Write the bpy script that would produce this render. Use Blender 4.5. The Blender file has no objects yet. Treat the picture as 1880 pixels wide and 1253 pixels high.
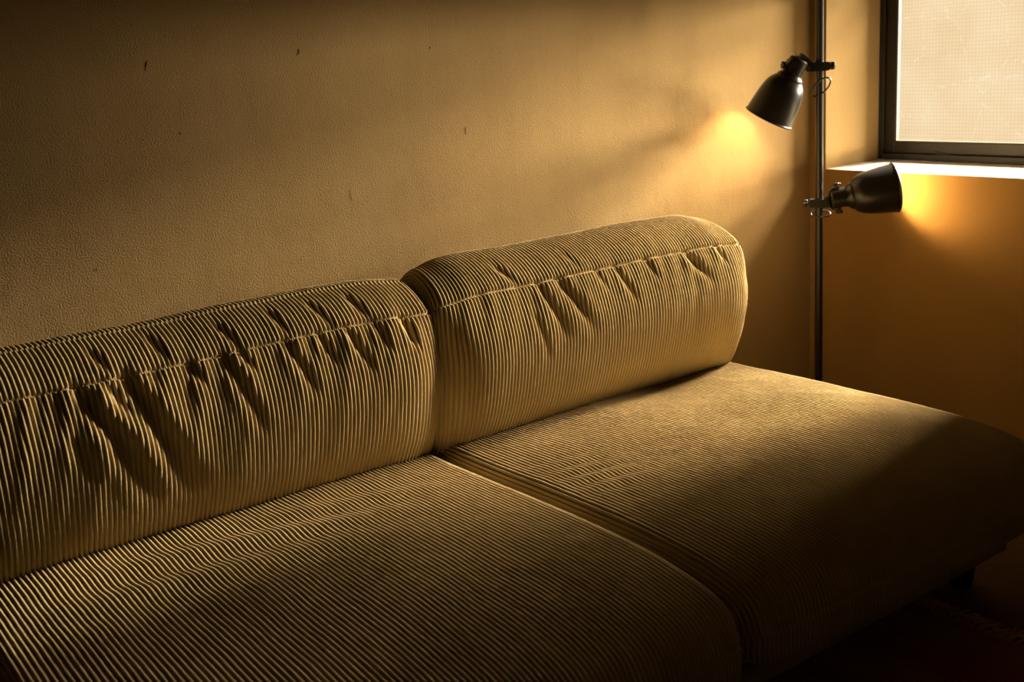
import bpy, bmesh, math, random
import numpy as np
from mathutils import Vector, Matrix

# ------------------------------------------------------------------ camera
SC = bpy.context.scene
COL = SC.collection
YAW, PITCH, ROLL = math.radians(35.558), math.radians(14.296), math.radians(-3.829)
EYE = Vector((-2.5914, -2.1002, 1.1134))
cf = Vector((math.sin(YAW)*math.cos(PITCH), math.cos(YAW)*math.cos(PITCH), -math.sin(PITCH)))
r0 = Vector((math.cos(YAW), -math.sin(YAW), 0)); u0 = r0.cross(cf)
cr = r0*math.cos(ROLL)+u0*math.sin(ROLL); cu = -r0*math.sin(ROLL)+u0*math.cos(ROLL)
cam_d = bpy.data.cameras.new('camera'); cam = bpy.data.objects.new('camera', cam_d); COL.objects.link(cam)
cam.matrix_world = Matrix(((cr.x, cu.x, -cf.x, EYE.x), (cr.y, cu.y, -cf.y, EYE.y), (cr.z, cu.z, -cf.z, EYE.z), (0, 0, 0, 1)))
cam_d.sensor_width = 36; cam_d.lens = 2050.3/1880*36; cam_d.clip_start = .02
cam_d.dof.use_dof = True; cam_d.dof.focus_distance = 2.2; cam_d.dof.aperture_fstop = 4.5
SC.camera = cam
vs = SC.view_settings
vs.view_transform = 'Standard'; vs.look = 'None'; vs.gamma = 1; vs.use_curve_mapping = False
vs.exposure = 0.14
SC.cycles.max_bounces = 6; SC.cycles.diffuse_bounces = 2
SC.cycles.sample_clamp_indirect = 4

# ------------------------------------------------------------------ world and daylight
w = bpy.data.worlds.new('world'); SC.world = w; w.use_nodes = True
w.node_tree.nodes['Background'].inputs[0].default_value = (.9, .62, .3, 1)
w.node_tree.nodes['Background'].inputs[1].default_value = .001

def daylight(name, target, direction, dist, sx, sy, power, color):
    l = bpy.data.lights.new(name, 'AREA'); l.shape = 'RECTANGLE'; l.size = sx; l.size_y = sy
    l.energy = power; l.color = color
    o = bpy.data.objects.new(name, l); COL.objects.link(o)
    d = Vector(direction).normalized()
    o.location = Vector(target)-d*dist
    o.rotation_euler = d.to_track_quat('-Z', 'Y').to_euler()
    return o
# unseen area lights added outside the window, fitted to shape its daylight
def daylight_panel(tz0, tz1, ty0, ty1, dist, power, color):
    x = .24+dist; z0, z1 = 1.05+dist*tz0, 1.05+dist*tz1; y0, y1 = -.10-dist*ty0, -.10-dist*ty1
    l = bpy.data.lights.new('daylight', 'AREA'); l.shape = 'RECTANGLE'; l.size = abs(y1-y0); l.size_y = z1-z0
    l.energy = power; l.color = color
    o = bpy.data.objects.new('daylight', l); COL.objects.link(o)
    o.location = (x, (y0+y1)/2, (z0+z1)/2)
    o.rotation_euler = Vector((-1, 0, 0)).to_track_quat('-Z', 'Y').to_euler()
DAY = (1, .985, .97)
for patch in ((.00, .08, .32, .50, 9100), (.08, .16, -.14, -.01, 5000), (.08, .16, .10, .20, 2100), (.08, .16, .50, .85, 9400),
              (.16, .26, .10, .20, 19000), (.16, .26, -.14, -.01, 6000), (.26, .40, .10, .32, 29000), (.40, .65, -.01, .10, 48000),
              (.40, .65, -.14, -.01, 10000), (.65, 1.0, -.14, .10, 100000), (.65, 1.0, .50, .85, 15000)):
    daylight_panel(*patch[:4], 10, patch[4], DAY)

# ------------------------------------------------------------------ helpers
def link_mesh(name, me, mat, parent=None):
    o = bpy.data.objects.new(name, me); COL.objects.link(o)
    if mat: me.materials.append(mat)
    if parent: o.parent = parent
    return o
def obj(name, bm, mat, parent=None, smooth=True):
    me = bpy.data.meshes.new(name); bmesh.ops.recalc_face_normals(bm, faces=bm.faces)
    for e in bm.edges:
        if len(e.link_faces) == 2 and e.calc_face_angle(0) > .65: e.smooth = False
    bm.to_mesh(me); bm.free()
    if smooth:
        me.polygons.foreach_set('use_smooth', [True]*len(me.polygons))
    return link_mesh(name, me, mat, parent)
def box(bm, a, b, bev=0, seg=2):
    t = bmesh.new(); bmesh.ops.create_cube(t, size=1)
    for v in t.verts:
        v.co = Vector([(a[i]+b[i])/2+v.co[i]*(b[i]-a[i]) for i in range(3)])
    if bev: bmesh.ops.bevel(t, geom=t.edges[:], offset=bev, segments=seg, profile=.5, affect='EDGES')
    join(bm, t)
def join(bm, t, M=None):
    if M is not None: bmesh.ops.transform(t, matrix=M, verts=t.verts)
    mp = {}
    for v in t.verts: mp[v] = bm.verts.new(v.co)
    for f in t.faces:
        try: bm.faces.new([mp[v] for v in f.verts])
        except ValueError: pass
    t.free()
def lathe(bm, prof, M=None, n=64):
    """prof: (radius, height) pairs turned about local z"""
    t = bmesh.new(); rings = []
    for r, h in prof:
        if r < 1e-6: rings.append([t.verts.new((0, 0, h))])
        else: rings.append([t.verts.new((r*math.cos(2*math.pi*i/n), r*math.sin(2*math.pi*i/n), h)) for i in range(n)])
    for a, b in zip(rings, rings[1:]):
        for i in range(n):
            j = (i+1) % n
            if len(a) == 1 and len(b) == 1: continue
            if len(a) == 1: t.faces.new((a[0], b[i], b[j]))
            elif len(b) == 1: t.faces.new((a[i], a[j], b[0]))
            else: t.faces.new((a[i], a[j], b[j], b[i]))
    join(bm, t, M)
def tube(bm, pts, r, n=12, closed=False):
    pts = [Vector(p) for p in pts]; N = len(pts); rings = []
    up = Vector((.3, .2, .93))
    for i, p in enumerate(pts):
        a = pts[(i-1) % N] if (closed or i > 0) else p
        b = pts[(i+1) % N] if (closed or i < N-1) else p
        t = (b-a).normalized(); s = t.cross(up).normalized(); up = s.cross(t).normalized()
        rings.append([bm.verts.new(p+(s*math.cos(2*math.pi*k/n)+up*math.sin(2*math.pi*k/n))*r) for k in range(n)])
    for i in range(N if closed else N-1):
        A, B = rings[i], rings[(i+1) % N]
        for k in range(n): bm.faces.new((A[k], A[(k+1) % n], B[(k+1) % n], B[k]))
    if not closed:
        bm.faces.new(rings[0]); bm.faces.new(rings[-1][::-1])
def strap(bm, pts, width, thick, across):
    """a flat metal strip following pts; across = direction of its width"""
    pts = [Vector(p) for p in pts]; ac = Vector(across).normalized(); R = []
    for i, p in enumerate(pts):
        t = (pts[min(i+1, len(pts)-1)]-pts[max(i-1, 0)]).normalized(); n = t.cross(ac).normalized()
        R.append([bm.verts.new(p+ac*sx*width/2+n*sn*thick/2) for sx, sn in ((-1, -1), (1, -1), (1, 1), (-1, 1))])
    for a, b in zip(R, R[1:]):
        for k in range(4): bm.faces.new((a[k], a[(k+1) % 4], b[(k+1) % 4], b[k]))
    bm.faces.new(R[0]); bm.faces.new(R[-1][::-1])
def empty(name, loc=(0, 0, 0)):
    o = bpy.data.objects.new(name, None); COL.objects.link(o); o.location = loc; o.empty_display_size = .1
    return o
def frame_of(z, hint=(0, 0, 1)):
    z = Vector(z).normalized(); x = Vector(hint).cross(z)
    if x.length < 1e-4: x = Vector((1, 0, 0)).cross(z)
    x.normalize(); y = z.cross(x)
    return Matrix(((x.x, y.x, z.x, 0), (x.y, y.y, z.y, 0), (x.z, y.z, z.z, 0), (0, 0, 0, 1)))

# ------------------------------------------------------------------ materials
class NT:
    def __init__(s, name):
        s.m = bpy.data.materials.new(name); s.m.use_nodes = True; s.t = s.m.node_tree; s.t.nodes.clear()
        s.out = s.n('ShaderNodeOutputMaterial')
    def n(s, kind, **kw):
        o = s.t.nodes.new(kind)
        for k, v in kw.items():
            if k[0] == 'i' and k[1:].isdigit(): s.set(o.inputs[int(k[1:])], v)
            elif k in o.inputs.keys(): s.set(o.inputs[k], v)
            else: setattr(o, k, v)
        return o
    def set(s, inp, v):
        if isinstance(v, bpy.types.NodeSocket): s.t.links.new(v, inp)
        elif isinstance(v, bpy.types.Node): s.t.links.new(v.outputs[0], inp)
        else: inp.default_value = v
    def math(s, op, a, b=0.): return s.n('ShaderNodeMath', operation=op, i0=a, i1=b).outputs[0]
    def noise(s, vec, scale, detail=3, rough=.55):
        o = s.n('ShaderNodeTexNoise', Scale=scale, Detail=detail, Roughness=rough); s.set(o.inputs['Vector'], vec); return o.outputs['Fac']
    def ramp(s, fac, stops):
        o = s.n('ShaderNodeValToRGB'); s.set(o.inputs[0], fac); e = o.color_ramp.elements
        while len(e) < len(stops): e.new(.5)
        for k, (p, c) in zip(e, stops): k.position = p; k.color = (*c, 1)
        return o.outputs[0]
    def mapping(s, scale=(1, 1, 1)):
        c = s.n('ShaderNodeTexCoord').outputs['Object']
        m = s.n('ShaderNodeMapping'); s.set(m.inputs[0], c); m.inputs['Scale'].default_value = scale; return m.outputs[0]
    def done(s, sh): s.t.links.new(sh.outputs[0], s.out.inputs[0]); return s.m
def principled(N, **kw):
    b = N.n('ShaderNodeBsdfPrincipled')
    for k, v in kw.items(): N.set(b.inputs[k.replace('_', ' ')], v)
    return b

def mat_paint(name, c1, c2, strength=1.0):
    N = NT(name); p = N.mapping(); q = N.mapping((1, 1, .12))
    big = N.noise(p, 2.2, 4); col = N.ramp(big, [(.3, c1), (.7, c2)])
    fine = N.noise(p, 320, 2, .5); mid = N.noise(p, 28, 3); streak = N.noise(q, 9, 3); lump = N.noise(p, 5, 2)
    b1 = N.n('ShaderNodeBump', Strength=.8*strength, Distance=.0016); N.set(b1.inputs['Height'], fine)
    b2 = N.n('ShaderNodeBump', Strength=.35*strength, Distance=.0022); N.set(b2.inputs['Height'], mid); N.set(b2.inputs['Normal'], b1.outputs[0])
    b3 = N.n('ShaderNodeBump', Strength=.16*strength, Distance=.005); N.set(b3.inputs['Height'], streak); N.set(b3.inputs['Normal'], b2.outputs[0])
    b4 = N.n('ShaderNodeBump', Strength=.22*strength, Distance=.012); N.set(b4.inputs['Height'], lump); N.set(b4.inputs['Normal'], b3.outputs[0])
    b = principled(N, Base_Color=col, Roughness=1., Normal=b4.outputs[0]); b.inputs['Specular IOR Level'].default_value = 0.
    return N.done(b)
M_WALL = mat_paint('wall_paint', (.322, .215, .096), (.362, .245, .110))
M_WALL_SHADED = mat_paint('wall_paint_shaded', (.25, .140, .045), (.28, .158, .052), .6)  # same paint as the back wall, its shade put into the colour
M_REVEAL = mat_paint('reveal_light_tone', (.255, .172, .076), (.28, .19, .084), .6)  # wall paint again, toned to the light level inside the recess
M_SILL = mat_paint('sill_paint', (.50, .44, .34), (.52, .46, .36), .3)

def mat_cord():
    N = NT('corduroy'); p = N.mapping()
    n1 = N.noise(p, 6, 4); n2 = N.noise(p, 900, 2)
    col = N.ramp(n1, [(.3, (.27, .198, .095)), (.7, (.34, .251, .122))])
    b1 = N.n('ShaderNodeBump', Strength=.5, Distance=.0006); N.set(b1.inputs['Height'], n2)
    b = principled(N, Base_Color=col, Roughness=.95, Normal=b1.outputs[0], Sheen_Weight=.6, Sheen_Roughness=.35)
    b.inputs['Sheen Tint'].default_value = (1, .80, .45, 1); b.inputs['Specular IOR Level'].default_value = 0.
    return N.done(b)
M_CORD = mat_cord()
def simple(name, c, rough=.5, metal=0., noise=0, bump=0, spec=.5):
    N = NT(name)
    kw = dict(Base_Color=(*c, 1), Roughness=rough, Metallic=metal)
    if noise:
        p = N.mapping(); f = N.noise(p, noise, 3)
        kw['Base_Color'] = N.ramp(f, [(.3, tuple(x*.75 for x in c)), (.7, tuple(min(1, x*1.2) for x in c))])
        if bump:
            bb = N.n('ShaderNodeBump', Strength=.6, Distance=bump); N.set(bb.inputs['Height'], f); kw['Normal'] = bb.outputs[0]
    b = principled(N, **kw); b.inputs['Specular IOR Level'].default_value = spec
    return N.done(b)
M_BLACK = simple('black_powder_coat', (.014, .012, .009), .32, .0, 300, .0001, .35)
M_SHADE_IN = simple('shade_inside', (.75, .68, .5), .5)
M_STEEL = simple('dark_steel', (.10, .085, .06), .28, .9)
M_FRAME = simple('window_frame_metal', (.014, .011, .008), .5, 0., 60, 0, .3)
M_BEAD = simple('glazing_bead', (.13, .10, .055), .6)
M_WOOD = simple('dark_leg', (.02, .013, .008), .6)
M_CARPET = simple('floor_carpet', (.11, .075, .045), 1, 0, 260, .004, .1)
M_THREAD = simple('thread', (.16, .12, .06), .9)
M_CABLE = simple('cable_black', (.03, .025, .02), .35)
def mat_rug():
    N = NT('rug_weave'); p = N.mapping()
    wv = N.n('ShaderNodeTexWave', Scale=38, Distortion=1.2); N.set(wv.inputs[0], p)
    band = N.noise(N.mapping((1, .02, 1)), 11, 2)
    col = N.ramp(band, [(.35, (.22, .045, .035)), (.5, (.28, .07, .05)), (.65, (.26, .12, .07))])
    b = N.n('ShaderNodeBump', Strength=.8, Distance=.004); N.set(b.inputs['Height'], wv.outputs['Fac'])
    return N.done(principled(N, Base_Color=col, Roughness=1., Normal=b.outputs[0]))
M_RUG = mat_rug(); M_FRINGE = simple('rug_fringe', (.34, .17, .07), .95)
def mat_pane():
    N = NT('dusty_glowing_film'); p = N.mapping()
    sep = N.n('ShaderNodeSeparateXYZ'); N.set(sep.inputs[0], p)
    warp = N.noise(p, 5, 2)
    def lines(axis, pitch, wd):
        a = N.math('ADD', sep.outputs[axis], N.math('MULTIPLY', warp, .006))
        f = N.math('ABSOLUTE', N.math('SUBTRACT', N.math('FRACT', N.math('DIVIDE', a, pitch)), .5))
        return N.math('LESS_THAN', f, wd)
    g = N.math('MAXIMUM', lines(1, .0100, .09), lines(2, .0100, .09))
    dust = N.noise(p, 7, 5, .65); fleck = N.noise(p, 60, 3)
    base = N.ramp(dust, [(.25, (.90, .69, .42)), (.5, (.97, .76, .49)), (.75, (1.0, .82, .56))])
    dark = N.n('ShaderNodeMix', data_type='RGBA', blend_type='MULTIPLY'); dark.inputs[0].default_value = 1
    N.set(dark.inputs[6], base); N.set(dark.inputs[7], N.ramp(g, [(0, (1, 1, 1)), (1, (.90, .87, .80))]))
    # lighter hair-like scratches in the film
    vor = N.n('ShaderNodeTexVoronoi', feature='DISTANCE_TO_EDGE', Scale=6.); N.set(vor.inputs[0], N.mapping((1, 1.3, 1)))
    scr = N.math('MULTIPLY', N.math('LESS_THAN', vor.outputs[0], .012), N.math('GREATER_THAN', fleck, .52))
    li = N.n('ShaderNodeMix', data_type='RGBA'); N.set(li.inputs[0], N.math('MULTIPLY', scr, .55)); N.set(li.inputs[6], dark.outputs[2]); li.inputs[7].default_value = (1, .90, .66, 1)
    em = N.n('ShaderNodeEmission', Strength=1.0); N.set(em.inputs[0], li.outputs[2])  # self-glow standing in for daylight scattered through the film
    tr = N.n('ShaderNodeBsdfTransparent'); tr.inputs[0].default_value = (1, .93, .80, 1)
    ad = N.n('ShaderNodeMixShader', Fac=.5); N.t.links.new(tr.outputs[0], ad.inputs[1]); N.t.links.new(em.outputs[0], ad.inputs[2])
    em.inputs[1].default_value = 1.18
    return N.done(ad)
M_PANE = mat_pane()
def mat_emit(name, c, s):
    N = NT(name); return N.done(N.n('ShaderNodeEmission', Color=(*c, 1), Strength=s))

# ------------------------------------------------------------------ room shell
def struct(o): o['kind'] = 'structure'; return o
WY0, WY1, WZ0, WZ1, WD = -.053, -.77, .745, 1.30, .24     # window opening: y range, z range, depth of the reveal
bm = bmesh.new(); box(bm, (-4.2, 0, 0), (.36, .12, 2.5))
# chips, drips and filler bumps in the plaster, each a small raised or ragged lump
def lump(bm, x, z, w, h, t, seed, tilt=0):
    rnd = random.Random(seed); tt = bmesh.new(); bmesh.ops.create_icosphere(tt, subdivisions=3, radius=1)
    for v in tt.verts:
        k = 1+.35*math.sin(3*v.co.x+seed)+.25*math.sin(5*v.co.z+seed*2)
        X, Z = v.co.x*w*k, v.co.z*h*k
        v.co = (x+X*math.cos(tilt)-Z*math.sin(tilt), -.0002+v.co.y*t, z+X*math.sin(tilt)+Z*math.cos(tilt))
    join(bm, tt)
WALL_MARKS = [(-1.872, 1.142, .0010, .0055, .0011, -.35), (-1.876, 1.132, .0009, .0014, .0010, 0), (-1.563, 1.150, .0009, .0045, .0012, .2), (-1.566, 1.144, .0034, .0012, .0010, .6),
              (-1.254, 1.142, .0011, .0018, .0011, 0), (-1.826, 1.012, .0010, .0018, .0011, .5), (-1.898, .996, .0034, .0006, .0006, -.3), (-1.525, .948, .0010, .0013, .0008, 0),
              (-2.018, .782, .0010, .0020, .0010, .2), (-1.807, .946, .0008, .001, .0008, 0), (-.181, .612, .0012, .0016, .0007, 0), (-1.479, .851, .004, .010, .00028, .15),
              (-1.178, .959, .0006, .007, .0005, 0), (-1.36, 1.05, .0008, .0012, .0006, 0), (-2.20, 1.09, .001, .001, .0008, 0)]
for i, (x, z, w_, h_, t_, a_) in enumerate(WALL_MARKS): lump(bm, x, z, w_, h_, t_, i+3, a_)
struct(obj('wall_back', bm, M_WALL, smooth=False))
bm = bmesh.new()
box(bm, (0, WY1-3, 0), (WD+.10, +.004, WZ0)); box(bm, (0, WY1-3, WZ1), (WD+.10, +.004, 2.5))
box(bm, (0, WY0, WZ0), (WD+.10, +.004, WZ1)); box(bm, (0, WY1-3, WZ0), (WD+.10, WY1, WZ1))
struct(obj('wall_right', bm, M_WALL_SHADED, smooth=False))
bm = bmesh.new(); box(bm, (-4.2, -4.2, -.06), (.36, .12, 0)); struct(obj('floor', bm, M_CARPET, smooth=False))
bm = bmesh.new(); box(bm, (-4.2, -4.2, 2.5), (.36, .12, 2.56)); struct(obj('ceiling', bm, M_WALL, smooth=False))
# sill board
win = empty('window_1', (WD, (WY0+WY1)/2, WZ0)); struct(win)
def wpart(name, bm, mat, parent=win, smooth=False):
    o = obj(name, bm, mat, parent, smooth); o.matrix_parent_inverse = Matrix.Translation(win.location).inverted(); return o
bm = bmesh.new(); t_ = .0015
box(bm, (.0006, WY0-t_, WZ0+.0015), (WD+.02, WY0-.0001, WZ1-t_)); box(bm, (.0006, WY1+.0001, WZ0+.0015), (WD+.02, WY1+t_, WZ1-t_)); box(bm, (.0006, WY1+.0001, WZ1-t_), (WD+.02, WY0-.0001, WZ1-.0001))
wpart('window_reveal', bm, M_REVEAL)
bm = bmesh.new(); box(bm, (0.0008, WY1, WZ0-.001), (WD+.03, WY0, WZ0+.0015)); wpart('window_sill', bm, M_SILL)
def frame_ring(bm, x0, x1, o0, wd, bev=.0015):
    """rectangular ring set o0 inside the opening, wd wide"""
    y0, y1, z0, z1 = WY0-o0, WY1+o0, WZ0+.004+o0, WZ1-o0
    box(bm, (x0, y0-wd, z0), (x1, y0, z1), bev); box(bm, (x0, y1, z0), (x1, y1+wd, z1), bev)
    box(bm, (x0, y1+wd, z0), (x1, y0-wd, z0+wd), bev); box(bm, (x0, y1+wd, z1-wd), (x1, y0-wd, z1), bev)
bm = bmesh.new(); frame_ring(bm, WD, WD+.05, 0, .018); frame_ring(bm, WD+.018, WD+.06, .0175, .012); wpart('window_frame', bm, M_FRAME)
bm = bmesh.new(); frame_ring(bm, WD+.008, WD+.0262, .019, .034, .003); sash = wpart('window_sash', bm, M_FRAME)
bm = bmesh.new(); frame_ring(bm, WD+.012, WD+.018, .0525, .0022, .0005)
wpart('glazing_bead', bm, M_BEAD)
bm = bmesh.new(); box(bm, (WD+.0275, WY1+.034, WZ0+.036), (WD+.0295, WY0-.034, WZ1-.034)); wpart('window_pane', bm, M_PANE)

bm = bmesh.new(); tube(bm, [(WD+.006, -.235, WZ0+.030), (WD+.002, -.25, WZ0+.026), (WD+.001, -.275, WZ0+.0225), (WD+.004, -.290, WZ0+.0225)], .0014, 8)
wpart('window_catch', bm, M_STEEL, smooth=True)

# ------------------------------------------------------------------ corduroy upholstery
def closed_spline(pts, n=4000):
    P = np.array(pts, float); m = len(P); out = []
    k = n//m; t = np.linspace(0, 1, k, endpoint=False)[:, None]
    for i in range(m):
        a, b, c, d = P[(i-1) % m], P[i], P[(i+1) % m], P[(i+2) % m]
        out.append(.5*((2*b)+(-a+c)*t+(2*a-5*b+4*c-d)*t*t+(-a+3*b-3*c+d)*t**3))
    return np.concatenate(out)
def vnoise(seed, x, y, fx, fy, n=6):
    r = np.random.RandomState(seed); o = 0
    for i in range(n):
        a = r.uniform(.5, 1.6)*fx; b = r.uniform(-1.3, 1.3)*fy; o = o+np.sin(a*x*6.283+b*y*6.283+r.uniform(0, 6.283))*r.uniform(.5, 1)
    return o/n*1.3
def smooth_poly_normals(P):
    t = np.roll(P, -1, 0)-np.roll(P, 1, 0); n = np.stack([t[:, 1], -t[:, 0]], 1); n /= np.linalg.norm(n, axis=1)[:, None]+1e-9
    c = P.mean(0)
    if ((P-c)*n).sum() < 0: n = -n
    return n
def grid_normals(P):
    du = np.gradient(P, axis=0); dv = np.roll(P, -1, 1)-np.roll(P, 1, 1)
    n = np.cross(du, dv); n /= np.linalg.norm(n, axis=2)[:, :, None]+1e-12
    return n
def cushion(name, prof, x0, x1, R, cap_bulge, shape, relief, visible, pitch=.0083, amp=.0056, step=.0035, coarse=.02,
            seams=(), wob=.0018, seed=1, parent=None, wander=None):
    D = closed_spline(prof); seg = np.linalg.norm(np.roll(D, -1, 0)-D, axis=1); s = np.concatenate([[0], np.cumsum(seg)])[:-1]; L = seg.sum()
    # adaptive rows: dense where the fabric is in view
    vis = np.array([visible(y, z) for y, z in D]); dens = np.where(vis, 1/step, 1/coarse); cum = np.cumsum(dens*seg); nr = int(cum[-1])
    idx = np.searchsorted(cum, (np.arange(nr)+.5)/nr*cum[-1]); P = D[idx]; S = s[idx]
    nrm = smooth_poly_normals(D)[idx]
    cen = np.array([(P[:, 0].min()+P[:, 0].max())/2, (P[:, 1].min()+P[:, 1].max())/2])
    ss = [s[np.argmin(((D-np.array(q))**2).sum(1))] for q in seams]
    spr = 8; h = pitch/spr; U = []
    rim = max(4, int(R*math.pi/2/h)); nb = int((x1-x0-2*R)/h)
    for k in (0., .25, .5, .72, .86, .95): U.append((x0-cap_bulge*(1-k*k), R, k, -1))
    for i in range(rim+1): a = i/rim*math.pi/2; U.append((x0+R*(1-math.cos(a)) if False else x0+R-R*math.cos(a), R-R*math.sin(a), 1, 0))
    for i in range(1, nb): U.append((x0+R+(x1-x0-2*R)*i/nb, 0, 1, 0))
    for i in range(rim, -1, -1): a = i/rim*math.pi/2; U.append((x1-R+R*math.cos(a), R-R*math.sin(a), 1, 0))
    for k in (.95, .86, .72, .5, .25, 0.): U.append((x1+cap_bulge*(1-k*k), R, k, 1))
    U = np.array(U); nu = len(U)
    XX = np.repeat(U[:, 0][:, None], nr, 1); off = U[:, 1][:, None]; kk = U[:, 2][:, None]; cap = np.abs(U[:, 3])[:, None]
    YY = P[None, :, 0]-nrm[None, :, 0]*off; ZZ = P[None, :, 1]-nrm[None, :, 1]*off
    YY = cen[0]+(YY-cen[0])*kk; ZZ = cen[1]+(ZZ-cen[1])*kk
    SS = np.repeat(S[None, :], nu, 0)
    XN = (XX-x0)/(x1-x0)
    XX, YY, ZZ = shape(XX, YY, ZZ, XN, SS)
    body = 1-cap
    wv = vnoise(seed, XX, SS, 2.5, 4)*wob+vnoise(seed+7, XX, SS, 12, 14)*wob*.25
    if wander is not None: wv = wv+wander(XX, SS)
    XX = XX+wv*np.clip(np.minimum(XN, 1-XN)/.06, 0, 1)*body
    G = np.stack([XX, YY, ZZ], 2)
    N1 = grid_normals(G); ref = np.stack([np.zeros_like(YY), YY-cen[0], ZZ-cen[1]], 2)
    if (N1*ref).sum() < 0: N1 = -N1
    G = G+N1*(relief(XX, YY, ZZ, XN, SS, ss)*np.clip(kk*1.0, 0, 1)*(1-.7*cap))[:, :, None]
    N2 = grid_normals(G)
    if (N2*ref).sum() < 0: N2 = -N2
    ui = np.arange(nu)[:, None]/spr
    ph = np.repeat(ui, nr, 1)+0.
    for q in range(len(ss)): ph = ph+np.where(SS > ss[q], .5, 0)
    rib = np.abs(np.sin(math.pi*ph))**.85
    A = amp*(1+.12*vnoise(seed+3, XX, SS, 5, 6))
    d = (rib-.7)*A*body
    r = np.random.RandomState(seed+11)
    d = d+r.normal(0, .00010, d.shape)*body
    for q in ss:      # a stitched seam: sunk line with a bead of bunched cloth on every wale
        e = (SS-q); d = d*(1-.55*np.exp(-(e/.0022)**2))-.0042*np.exp(-(e/.0020)**2)*body+.0010*np.exp(-((np.abs(e)-.0055)/.0028)**2)*rib*body
    # piped seam round each end
    if len(ss) >= 0:
        e0 = np.abs(np.arange(nu)-6)*h; e1 = np.abs(np.arange(nu)-(nu-7))*h
        ridge = .0022*np.exp(-(e0/.0025)**2)+.0022*np.exp(-(e1/.0025)**2)-.0016*np.exp(-((e0-.007)/.003)**2)-.0016*np.exp(-((e1-.007)/.003)**2)
        d = d+ridge[:, None]*(1+.5*np.sin(SS*6.283/.008))
    G = G+N2*d[:, :, None]
    V = G.reshape(-1, 3)
    i = np.arange(nu-1)[:, None]*nr; j = np.arange(nr)[None, :]; j2 = (j+1) % nr
    F = np.stack([i+j, i+j2, i+nr+j2, i+nr+j], 2).reshape(-1, 4)
    v1 = V[F[:, 1]]-V[F[:, 0]]; v2 = V[F[:, 3]]-V[F[:, 0]]; c0 = G.mean((0, 1))
    if (np.cross(v1, v2)*(V[F[:, 0]]-c0)).sum() < 0: F = F[:, ::-1]
    me = bpy.data.meshes.new(name); me.vertices.add(len(V)); me.vertices.foreach_set('co', V.astype(np.float32).ravel())
    me.loops.add(F.size); me.loops.foreach_set('vertex_index', F.astype(np.int32).ravel())
    me.polygons.add(len(F)); me.polygons.foreach_set('loop_start', np.arange(0, F.size, 4, dtype=np.int32)); 
    me.polygons.foreach_set('use_smooth', np.ones(len(F), bool)); me.update(calc_edges=True)
    return link_mesh(name, me, M_CORD, parent)

def fold(X, E, xa, ea, xb, eb, w0, w1, depth, curve=0.):
    """a pulled crease from (xa, ea) to (xb, eb) in cloth coordinates"""
    dx, de = xb-xa, eb-ea; L2 = dx*dx+de*de
    t = ((X-xa)*dx+(E-ea)*de)/L2; tc = np.clip(t, 0, 1)
    px = xa+dx*tc+curve*np.sin(math.pi*tc)*1.0; pe = ea+de*tc
    w = .85*(w0+(w1-w0)*tc)
    q = (X-px)/w; over = np.maximum(0, np.maximum(-t, t-1))*math.sqrt(L2)
    tp = np.exp(-(over/.012)**2)*np.clip(np.minimum(tc/.2+.25, (1-tc)/.5+.0), 0, 1)
    return -.62*depth*tp*(np.exp(-q*q)-.22*np.exp(-((q+1.8)/1.2)**2)-.22*np.exp(-((q-1.8)/1.2)**2))

BACK = [(-.180, .315), (-.090, .33), (-.065, .45), (-.068, .58), (-.095, .672), (-.160, .712), (-.225, .706), (-.285, .672),
        (-.318, .618), (-.334, .54), (-.322, .46), (-.296, .388), (-.250, .325)]
SEAM_B = (-.298, .655); SEAM_T = (-.20, .713)
def back_shape(seed, lift=0., droop=.010, taper=0.):
    def f(X, Y, Z, XN, S):
        e = np.clip(1-np.abs(2*XN-1), 0, 1)
        g = 1-np.exp(-(e/.16)**2)          # how far from an end
        g2 = 1-np.exp(-(e/.095)**2)
        Z = Z+np.where(Z > .55, 1, 0)*(Z-.55)/.16*(.010*g-droop*(1-g)+lift)+.004*vnoise(seed, X, Y, 1.1, .5, 4)*np.clip((Z-.45)/.2, 0, 1)
        X = X+taper*(1-g)*np.where(XN < .5, 1, -1)*np.clip((Z-.60)/.08, 0, 1)*np.clip((Y+.32)/.2, 0, 1)
        Y = Y-np.clip((-.2-Y)/.12, 0, 1)*(.008-.030*(1-g2))*np.clip((.66-Z)/.09, 0, 1)
        X = X+(XN-.5)*.022*np.clip(np.sin(np.clip((Z-.34)/.33, 0, 1)*math.pi), 0, 1)*(1-g)
        return X, Y, Z
    return f
def back_relief(folds, seed, gather):
    def f(X, Y, Z, XN, S, ss):
        E = ss[0]-S if BACK_DIR < 0 else S-ss[0]      # distance below the front seam
        end = np.clip(np.minimum(XN, 1-XN)/.05, 0, 1)
        r1 = vnoise(seed, X+.25*E, E, 14, 1.0, 7); r2 = vnoise(seed+1, X+.2*E, E, 24, 1.5, 7); r3 = vnoise(seed+2, X, E, 11, 1, 6)
        dn = np.where(E > 0, np.exp(-np.abs(E)/.085)*(1-.5*np.exp(-np.abs(E)/.01)), 0)
        up = np.where(E <= 0, np.exp(-np.abs(E)/.055), 0)
        d = gather*(.0046*r1+.0030*r2)*dn+gather*(.0016*r1+.0014*r3)*up
        d = d-.0022*np.exp(-(E/.008)**2)
        d = d+.0016*vnoise(seed+5, X, E, 3, 3, 6)
        for a in folds: d = d+fold(X, E, *a)
        return d*end*np.where(Y < -.12, 1, 0)
    return f
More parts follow.
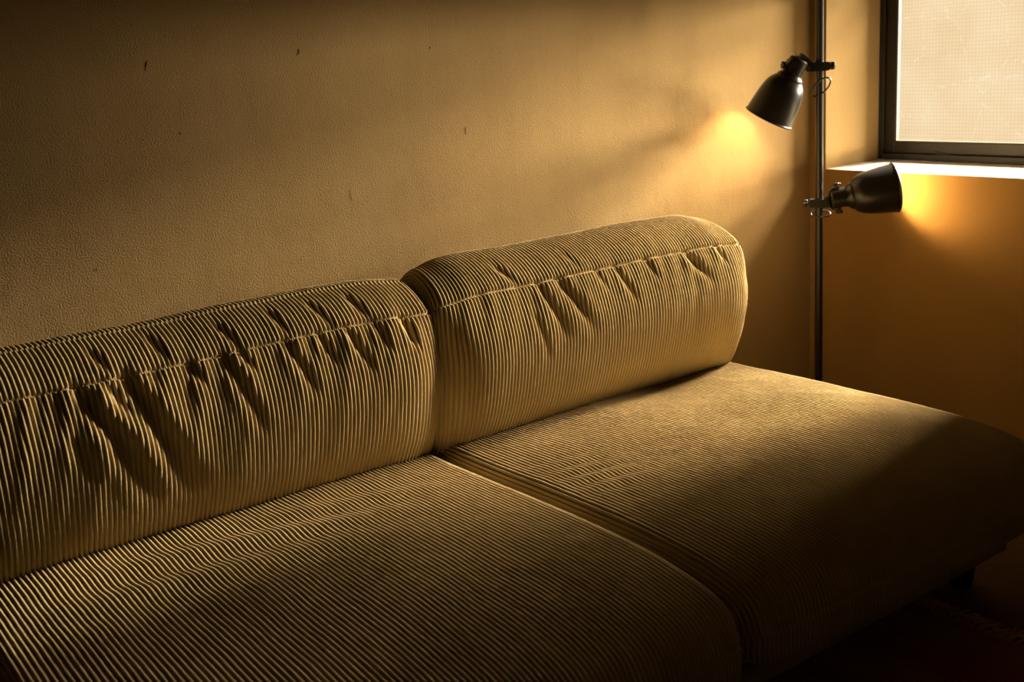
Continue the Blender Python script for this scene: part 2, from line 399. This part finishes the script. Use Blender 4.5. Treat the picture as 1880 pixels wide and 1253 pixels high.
# direction of arc length along BACK: listed from the bottom rear over the top to the front, so S grows downwards on the front
BACK_DIR = 1
SEAT = [(-.06, .215), (-.055, .29), (-.09, .342), (-.20, .352), (-.36, .355), (-.55, .360), (-.75, .361), (-.90, .356), (-1.00, .343),
        (-1.064, .321), (-1.091, .282), (-1.094, .238), (-1.080, .205), (-.95, .196), (-.6, .195), (-.25, .195)]
def seat_shape(seed, dome):
    def f(X, Y, Z, XN, S):
        e = np.clip(1-np.abs(2*XN-1), 0, 1); g = 1-np.exp(-(e/.22)**2)
        m = np.clip((Z-.26)/.06, 0, 1)
        Z = Z+m*(dome*g-.003*(1-g)+.004*vnoise(seed, X, Y, 1.6, 1.4, 6))
        Y = Y-np.clip((-.9-Y)/.1, 0, 1)*(.012*g)
        return X, Y, Z
    return f
def seat_relief(folds, seed, spots=()):
    def f(X, Y, Z, XN, S, ss):
        top = np.clip((Z-.25)/.05, 0, 1)*np.clip(np.minimum(XN, 1-XN)/.04, 0, 1)
        d = .0016*vnoise(seed, X, Y, 3.5, 5, 8)+.0007*vnoise(seed+1, X, Y, 9, 12, 8)
        for (sx, sy, rx, ry, kx, ky, a) in spots:
            g = np.exp(-((X-sx)/rx)**2-((Y-sy)/ry)**2); d = d+a*g*np.sin((X*kx+Y*ky)*6.283)
        return d*top
    return f
XL0, XM, XR1 = -2.395, -1.487, -.605
sofa = empty('corduroy_sofa', (-1.49, -.55, 0))
sofa['label'] = 'low olive brown wide-wale corduroy sofa with two seats and two backrests against the wall'
sofa['category'] = 'sofa'
def sofa_fix(o): o.matrix_parent_inverse = Matrix.Translation(sofa.location).inverted(); return o
LF = [(-2.165, .00, -2.062, .235, .010, .020, .017, .0), (-2.085, .00, -2.000, .240, .012, .024, .019, .0), (-2.120, .0, -2.072, .10, .009, .012, .009),
      (-2.190, .08, -2.160, .17, .010, .012, .007), (-1.975, .0, -1.955, .06, .009, .009, .007), (-1.915, .0, -1.870, .16, .009, .014, .010),
      (-1.885, .0, -1.865, .05, .008, .008, .007), (-1.800, .0, -1.762, .12, .009, .013, .009), (-1.735, .0, -1.715, .07, .008, .010, .008),
      (-1.680, .0, -1.645, .10, .009, .011, .010), (-1.620, .0, -1.598, .07, .008, .010, .008), (-1.560, .0, -1.540, .08, .010, .010, .011),
      (-2.02, -.08, -2.005, .0, .009, .009, .005), (-1.90, -.07, -1.88, .0, .009, .009, .006), (-1.80, -.08, -1.785, .0, .009, .009, .006),
      (-1.72, -.08, -1.70, .0, .009, .009, .006), (-1.64, -.08, -1.625, .0, .010, .010, .007), (-2.12, -.07, -2.10, .0, .009, .009, .005)]
RF = [(-1.232, .0, -1.185, .13, .009, .014, .012), (-1.180, .0, -1.110, .13, .010, .016, .013), (-1.020, .0, -.985, .09, .008, .011, .009),
      (-.812, .0, -.745, .085, .009, .011, .013), (-.708, .0, -.690, .05, .009, .009, .009), (-1.305, -.06, -1.275, .0, .010, .010, .009),
      (-1.125, -.06, -1.11, .0, .009, .009, .004), (-1.262, .06, -1.235, .17, .009, .011, .006), (-.93, .0, -.905, .06, .008, .009, .006), (-1.075, .0, -1.05, .06, .008, .009, .005)]
vis_b = lambda y, z: y < -.12 or z > .69
vis_s = lambda y, z: (z > .30 and y < -.2) or y < -1.0
lb = sofa_fix(cushion('backrest', BACK, XL0, XM-.002, .022, .010, back_shape(3, -.016, .002, -.010), back_relief([(*f_[:6], f_[6]*1.4, *f_[7:]) for f_ in LF], 21, 1.45), vis_b, seams=[SEAM_B, SEAM_T], seed=31, parent=sofa))
rb = sofa_fix(cushion('backrest', BACK, XM+.006, XR1-.008, .022, .010, back_shape(9, -.002, .008, .030), back_relief(RF, 47, .8), vis_b, seams=[SEAM_B], seed=52, parent=sofa))
SEAM_S = (-1.089, .262)
ls = sofa_fix(cushion('seat_cushion', SEAT, XL0, XM+.004, .036, .008, seat_shape(5, .006),
     seat_relief([], 61, [(-2.05, -.45, .20, .12, 2, 9, .004), (-1.80, -.42, .15, .10, 3, 11, .0025)]), vis_s, step=.006, coarse=.03, seams=[SEAM_S], seed=71, parent=sofa, amp=.0046))
rs = sofa_fix(cushion('seat_cushion', SEAT, XM+.012, XR1, .036, .008, seat_shape(14, .006),
     seat_relief([], 83, [(-1.36, -.62, .07, .09, 6, 20, .0022)]), vis_s, step=.006, coarse=.03, seams=[SEAM_S], seed=93, parent=sofa, amp=.0046))
# ribbed plinth under the seats and short legs
def ribbed_panel(x0, x1, y, z0, z1, yb, parent):
    bm = bmesh.new(); h = .0083/6; n = int((x1-x0)/h); rows = []
    for zz, oy in ((z1, .06), (z1, .006), (z1-.006, 0), (z0+.008, 0), (z0, .008), (z0, .06)):
        rows.append([bm.verts.new((x0+i*h, y+oy-(abs(math.sin(math.pi*i/6))**.5)*.0020, zz)) for i in range(n+1)])
    for a, b in zip(rows, rows[1:]):
        for i in range(n): bm.faces.new((a[i], b[i], b[i+1], a[i+1]))
    box(bm, (x0, y+.05, z0), (x1-.001, yb, z1), .004)
    return sofa_fix(obj('sofa_base', bm, M_CORD, parent))
ribbed_panel(XL0+.01, XR1-.012, -.99, .085, .200, -.07, sofa)
for x, y in ((XL0+.08, -.80), (XR1-.045, -.915), (XL0+.08, -.16), (XR1-.06, -.16), (XM, -.80)):
    bm = bmesh.new(); lathe(bm, [(0, 0), (.020, 0), (.022, .004), (.032, .088), (0, .088)], Matrix.Translation((x, y, 0)), 24)
    sofa_fix(obj('leg', bm, M_WOOD, sofa))

# ------------------------------------------------------------------ floor lamp with two clamped spotlights
PX, PY = -.20, -.192
lamp = empty('floor_lamp', (PX, PY, 0))
lamp['label'] = 'black metal pole lamp in the corner with two adjustable bell-shaped spotlights'
lamp['category'] = 'floor lamp'
def lp(name, bm, mat, parent=lamp, smooth=True):
    o = obj(name, bm, mat, parent, smooth); o.matrix_parent_inverse = Matrix.Translation(lamp.location).inverted() if parent is lamp else Matrix.Identity(4)
    if parent is not lamp:
        o.matrix_parent_inverse = Matrix.Identity(4)
    return o
bm = bmesh.new(); lathe(bm, [(0, .012), (.0105, .012), (.0105, 1.62), (.012, 1.622), (.012, 1.636), (0, 1.638)], Matrix.Translation((PX, PY, 0)), 32)
lp('pole', bm, M_BLACK)
bm = bmesh.new(); lathe(bm, [(0, 0), (.125, 0), (.130, .004), (.130, .010), (.122, .016), (.03, .020), (.018, .035), (0, .035)], Matrix.Translation((PX, PY, 0)), 64)
lp('base', bm, M_BLACK)
def star(bm, M, r=.0095, t=.009, n=6):
    tt = bmesh.new(); ring = []
    for lv, z in enumerate((0, .0015, t-.0015, t)):
        k = .9 if lv in (0, 3) else 1.
        ring.append([tt.verts.new(((r*k*(1+.16*math.cos(n*a)))*math.cos(a), (r*k*(1+.16*math.cos(n*a)))*math.sin(a), z)) for a in [2*math.pi*i/48 for i in range(48)]])
    for a, b in zip(ring, ring[1:]):
        for i in range(48): tt.faces.new((a[i], a[(i+1) % 48], b[(i+1) % 48], b[i]))
    tt.faces.new(ring[0][::-1]); tt.faces.new(ring[-1]); join(bm, tt, M)
def spotlight(zc, arm, neck_pos, axis, hinge, glow, cable):
    """zc: clamp height; arm: unit direction pole -> head; neck_pos: pivot in the neck; axis: where the shade points"""
    arm = Vector(arm).normalized(); axis = Vector(axis).normalized(); P0 = Vector((PX, PY, zc)); NP = Vector(neck_pos); hinge = Vector(hinge).normalized()
    # clamp sleeve round the pole, with a bolt and star knob on the far side
    bm = bmesh.new(); F = frame_of((0, 0, 1)); side = Vector((0, 0, 1)).cross(arm).normalized()
    for s_ in (-1, 1):
        strap(bm, [P0+side*s_*.0125-arm*.020, P0+side*s_*.0125+arm*.012, P0+side*s_*.010+arm*.030], .022, .003, (0, 0, 1))
    t = bmesh.new(); bmesh.ops.create_cube(t, size=1)
    for v in t.verts: v.co = Vector((v.co.x*.018, v.co.y*.022, v.co.z*.021))
    bmesh.ops.bevel(t, geom=t.edges[:], offset=.002, segments=2, affect='EDGES')
    join(bm, t, Matrix.Translation(P0-arm*.016) @ frame_of((0, 0, 1), side))
    lathe(bm, [(0, 0), (.004, 0), (.004, .014), (0, .014)], Matrix.Translation(P0-arm*.024) @ frame_of(-arm), 16)
    # arm reaching to the fork
    tip = NP-axis*.0245; strap(bm, [P0+arm*.008, P0+arm*.020, P0*.4+tip*.6+arm*.004, tip], .018, .010, Vector((0, 0, 1)))
    clamp = lp('clamp', bm, M_BLACK)
    bm = bmesh.new(); star(bm, Matrix.Translation(P0-arm*.030) @ frame_of(-arm)); lp('clamp_knob', bm, M_BLACK, clamp)
    # fork: a strip bent round the neck, bolted through it
    bm = bmesh.new(); pts = []
    back = -axis; hh = .0290; bow = []
    for i in range(-12, 13):
        a = i/12*math.pi/2; bow.append(NP+hinge*hh*math.copysign(abs(math.sin(a))**.7, a)+back*(.0245*abs(math.cos(a))**.7))
    pts = [NP-hinge*hh-back*.008]+bow+[NP+hinge*hh-back*.008]
    strap(bm, pts, .016, .0024, back.cross(hinge))
    for s_ in (-1, 1): lathe(bm, [(0, 0), (.0035, 0), (.0035, .012), (0, .012)], Matrix.Translation(NP+hinge*s_*(hh-.006)) @ frame_of(hinge*s_), 14)
    fork = lp('fork', bm, M_STEEL)
    for s_ in (-1, 1):
        bm = bmesh.new(); star(bm, Matrix.Translation(NP+hinge*s_*(hh+.003)) @ frame_of(hinge*s_), .0085, .008); lp('joint_knob', bm, M_BLACK, fork)
    # bell shade: neck, collar, bell, rolled rim
    M = Matrix.Translation(NP) @ frame_of(axis)
    out = [(0, -.020), (.020, -.020), (.0245, -.0165), (.0255, -.010), (.0260, .016), (.0275, .024), (.0325, .029), (.0350, .033), (.0350, .036), (.0390, .040),
           (.0465, .049), (.0520, .061), (.0560, .077), (.0590, .097), (.0615, .120), (.0638, .143), (.0655, .1445), (.0660, .1465), (.0650, .1485)]
    inn = [(.0632, .1485), (.0618, .145), (.0597, .120), (.0572, .097), (.0542, .077), (.0500, .062), (.0440, .051), (.0350, .045), (.021, .044), (0, .044)]
    bm = bmesh.new(); lathe(bm, out+[(.0640, .1490)], M, 96); shade = lp('lamp_shade', bm, M_BLACK)
    bm = bmesh.new(); lathe(bm, [(.0640, .1490)]+inn, M, 96); o = lp('shade_lining', bm, M_SHADE_IN, shade); o['label'] = 'pale inside of the shade'
    bm = bmesh.new(); lathe(bm, [(0, .045), (.012, .045), (.012, .055), (.011, .058), (.016, .070), (.019, .084), (.018, .097), (.011, .106), (0, .109)], M, 32)
    bulb = lp('bulb', bm, mat_emit('warm_bulb', (1, .66, .30), glow), shade); bulb['label'] = 'glowing warm bulb'
    bm = bmesh.new(); tube(bm, cable, .0022, 10); lp('cable', bm, M_CABLE)
def arc_pts(c, ax, ay, r1, r2, a0, a1, n=28):
    c = Vector(c); ax = Vector(ax); ay = Vector(ay)
    return [c+ax*r1*math.cos(math.radians(a0+(a1-a0)*i/n))+ay*r2*math.sin(math.radians(a0+(a1-a0)*i/n)) for i in range(n+1)]
R_ = Vector((.60, -.80, 0)); V_ = Vector((.80, .60, 0)); Z_ = Vector((0, 0, 1))
P = Vector((PX, PY, 0))
up_neck = P+Vector((-.80, .45, 0)).normalized()*.062+Z_*1.042
spotlight(1.036, (-.80, .45, 0), up_neck, (-.27, .40, -.88), (-.88, .40, .12), 170,
          arc_pts(P+Z_*.985+R_*.004-V_*.012, R_*.75+Z_*.65, V_*.3+R_*.55-Z_*.75, .030, .016, -170, 175))
lo_neck = P+R_*.048+Z_*.697-V_*.01
spotlight(.684, (.60, -.80, 0), lo_neck, (.755, -.63, .13), (.0, .10, 1), 380,
          arc_pts(P+Z_*.655+R_*.004, R_, V_*.8+Z_*.5, .025, .014, -200, 160))

# ------------------------------------------------------------------ rug
rug = empty('fringed_rug', (-1.5, -1.4, 0)); rug['label'] = 'dark red flat-woven rug with a knotted fringe lying beside the sofa'; rug['category'] = 'rug'
def rug_fix(o): o.matrix_parent_inverse = Matrix.Translation(rug.location).inverted(); return o
bm = bmesh.new(); nx, ny = 90, 90; X0, X1, Y0, Y1 = -3.0, -.80, -2.3, -.86
g = [[bm.verts.new((X0+(X1-X0)*i/nx, Y0+(Y1-Y0)*j/ny, .009+.0015*math.sin(i*.9+j*.2)+.001*math.sin(j*.8))) for j in range(ny+1)] for i in range(nx+1)]
for i in range(nx):
    for j in range(ny): bm.faces.new((g[i][j], g[i+1][j], g[i+1][j+1], g[i][j+1]))
ed = [e for e in bm.edges if e.is_boundary]; ex = bmesh.ops.extrude_edge_only(bm, edges=ed)
for v in [v for v in ex['geom'] if isinstance(v, bmesh.types.BMVert)]: v.co.z = 0.0005
rug_fix(obj('rug_field', bm, M_RUG, rug))
bm = bmesh.new(); rnd = random.Random(5)
y = Y0+.01
while y < Y1:
    for k in range(3):
        yy = y+rnd.uniform(-.006, .006); sw = rnd.uniform(-.02, .02)
        tube(bm, [(X1-.006, yy, .009), (X1+.015, y+sw*.3, .011), (X1+.032, y+sw, .006), (X1+rnd.uniform(.045, .062), y+sw*1.6+rnd.uniform(-.008, .008), .003)], .0017, 6)
    y += rnd.uniform(.010, .014)
fr = rug_fix(obj('fringe', bm, M_FRINGE, rug)); fr['kind'] = 'stuff'; fr['label'] = 'ochre knotted fringe'
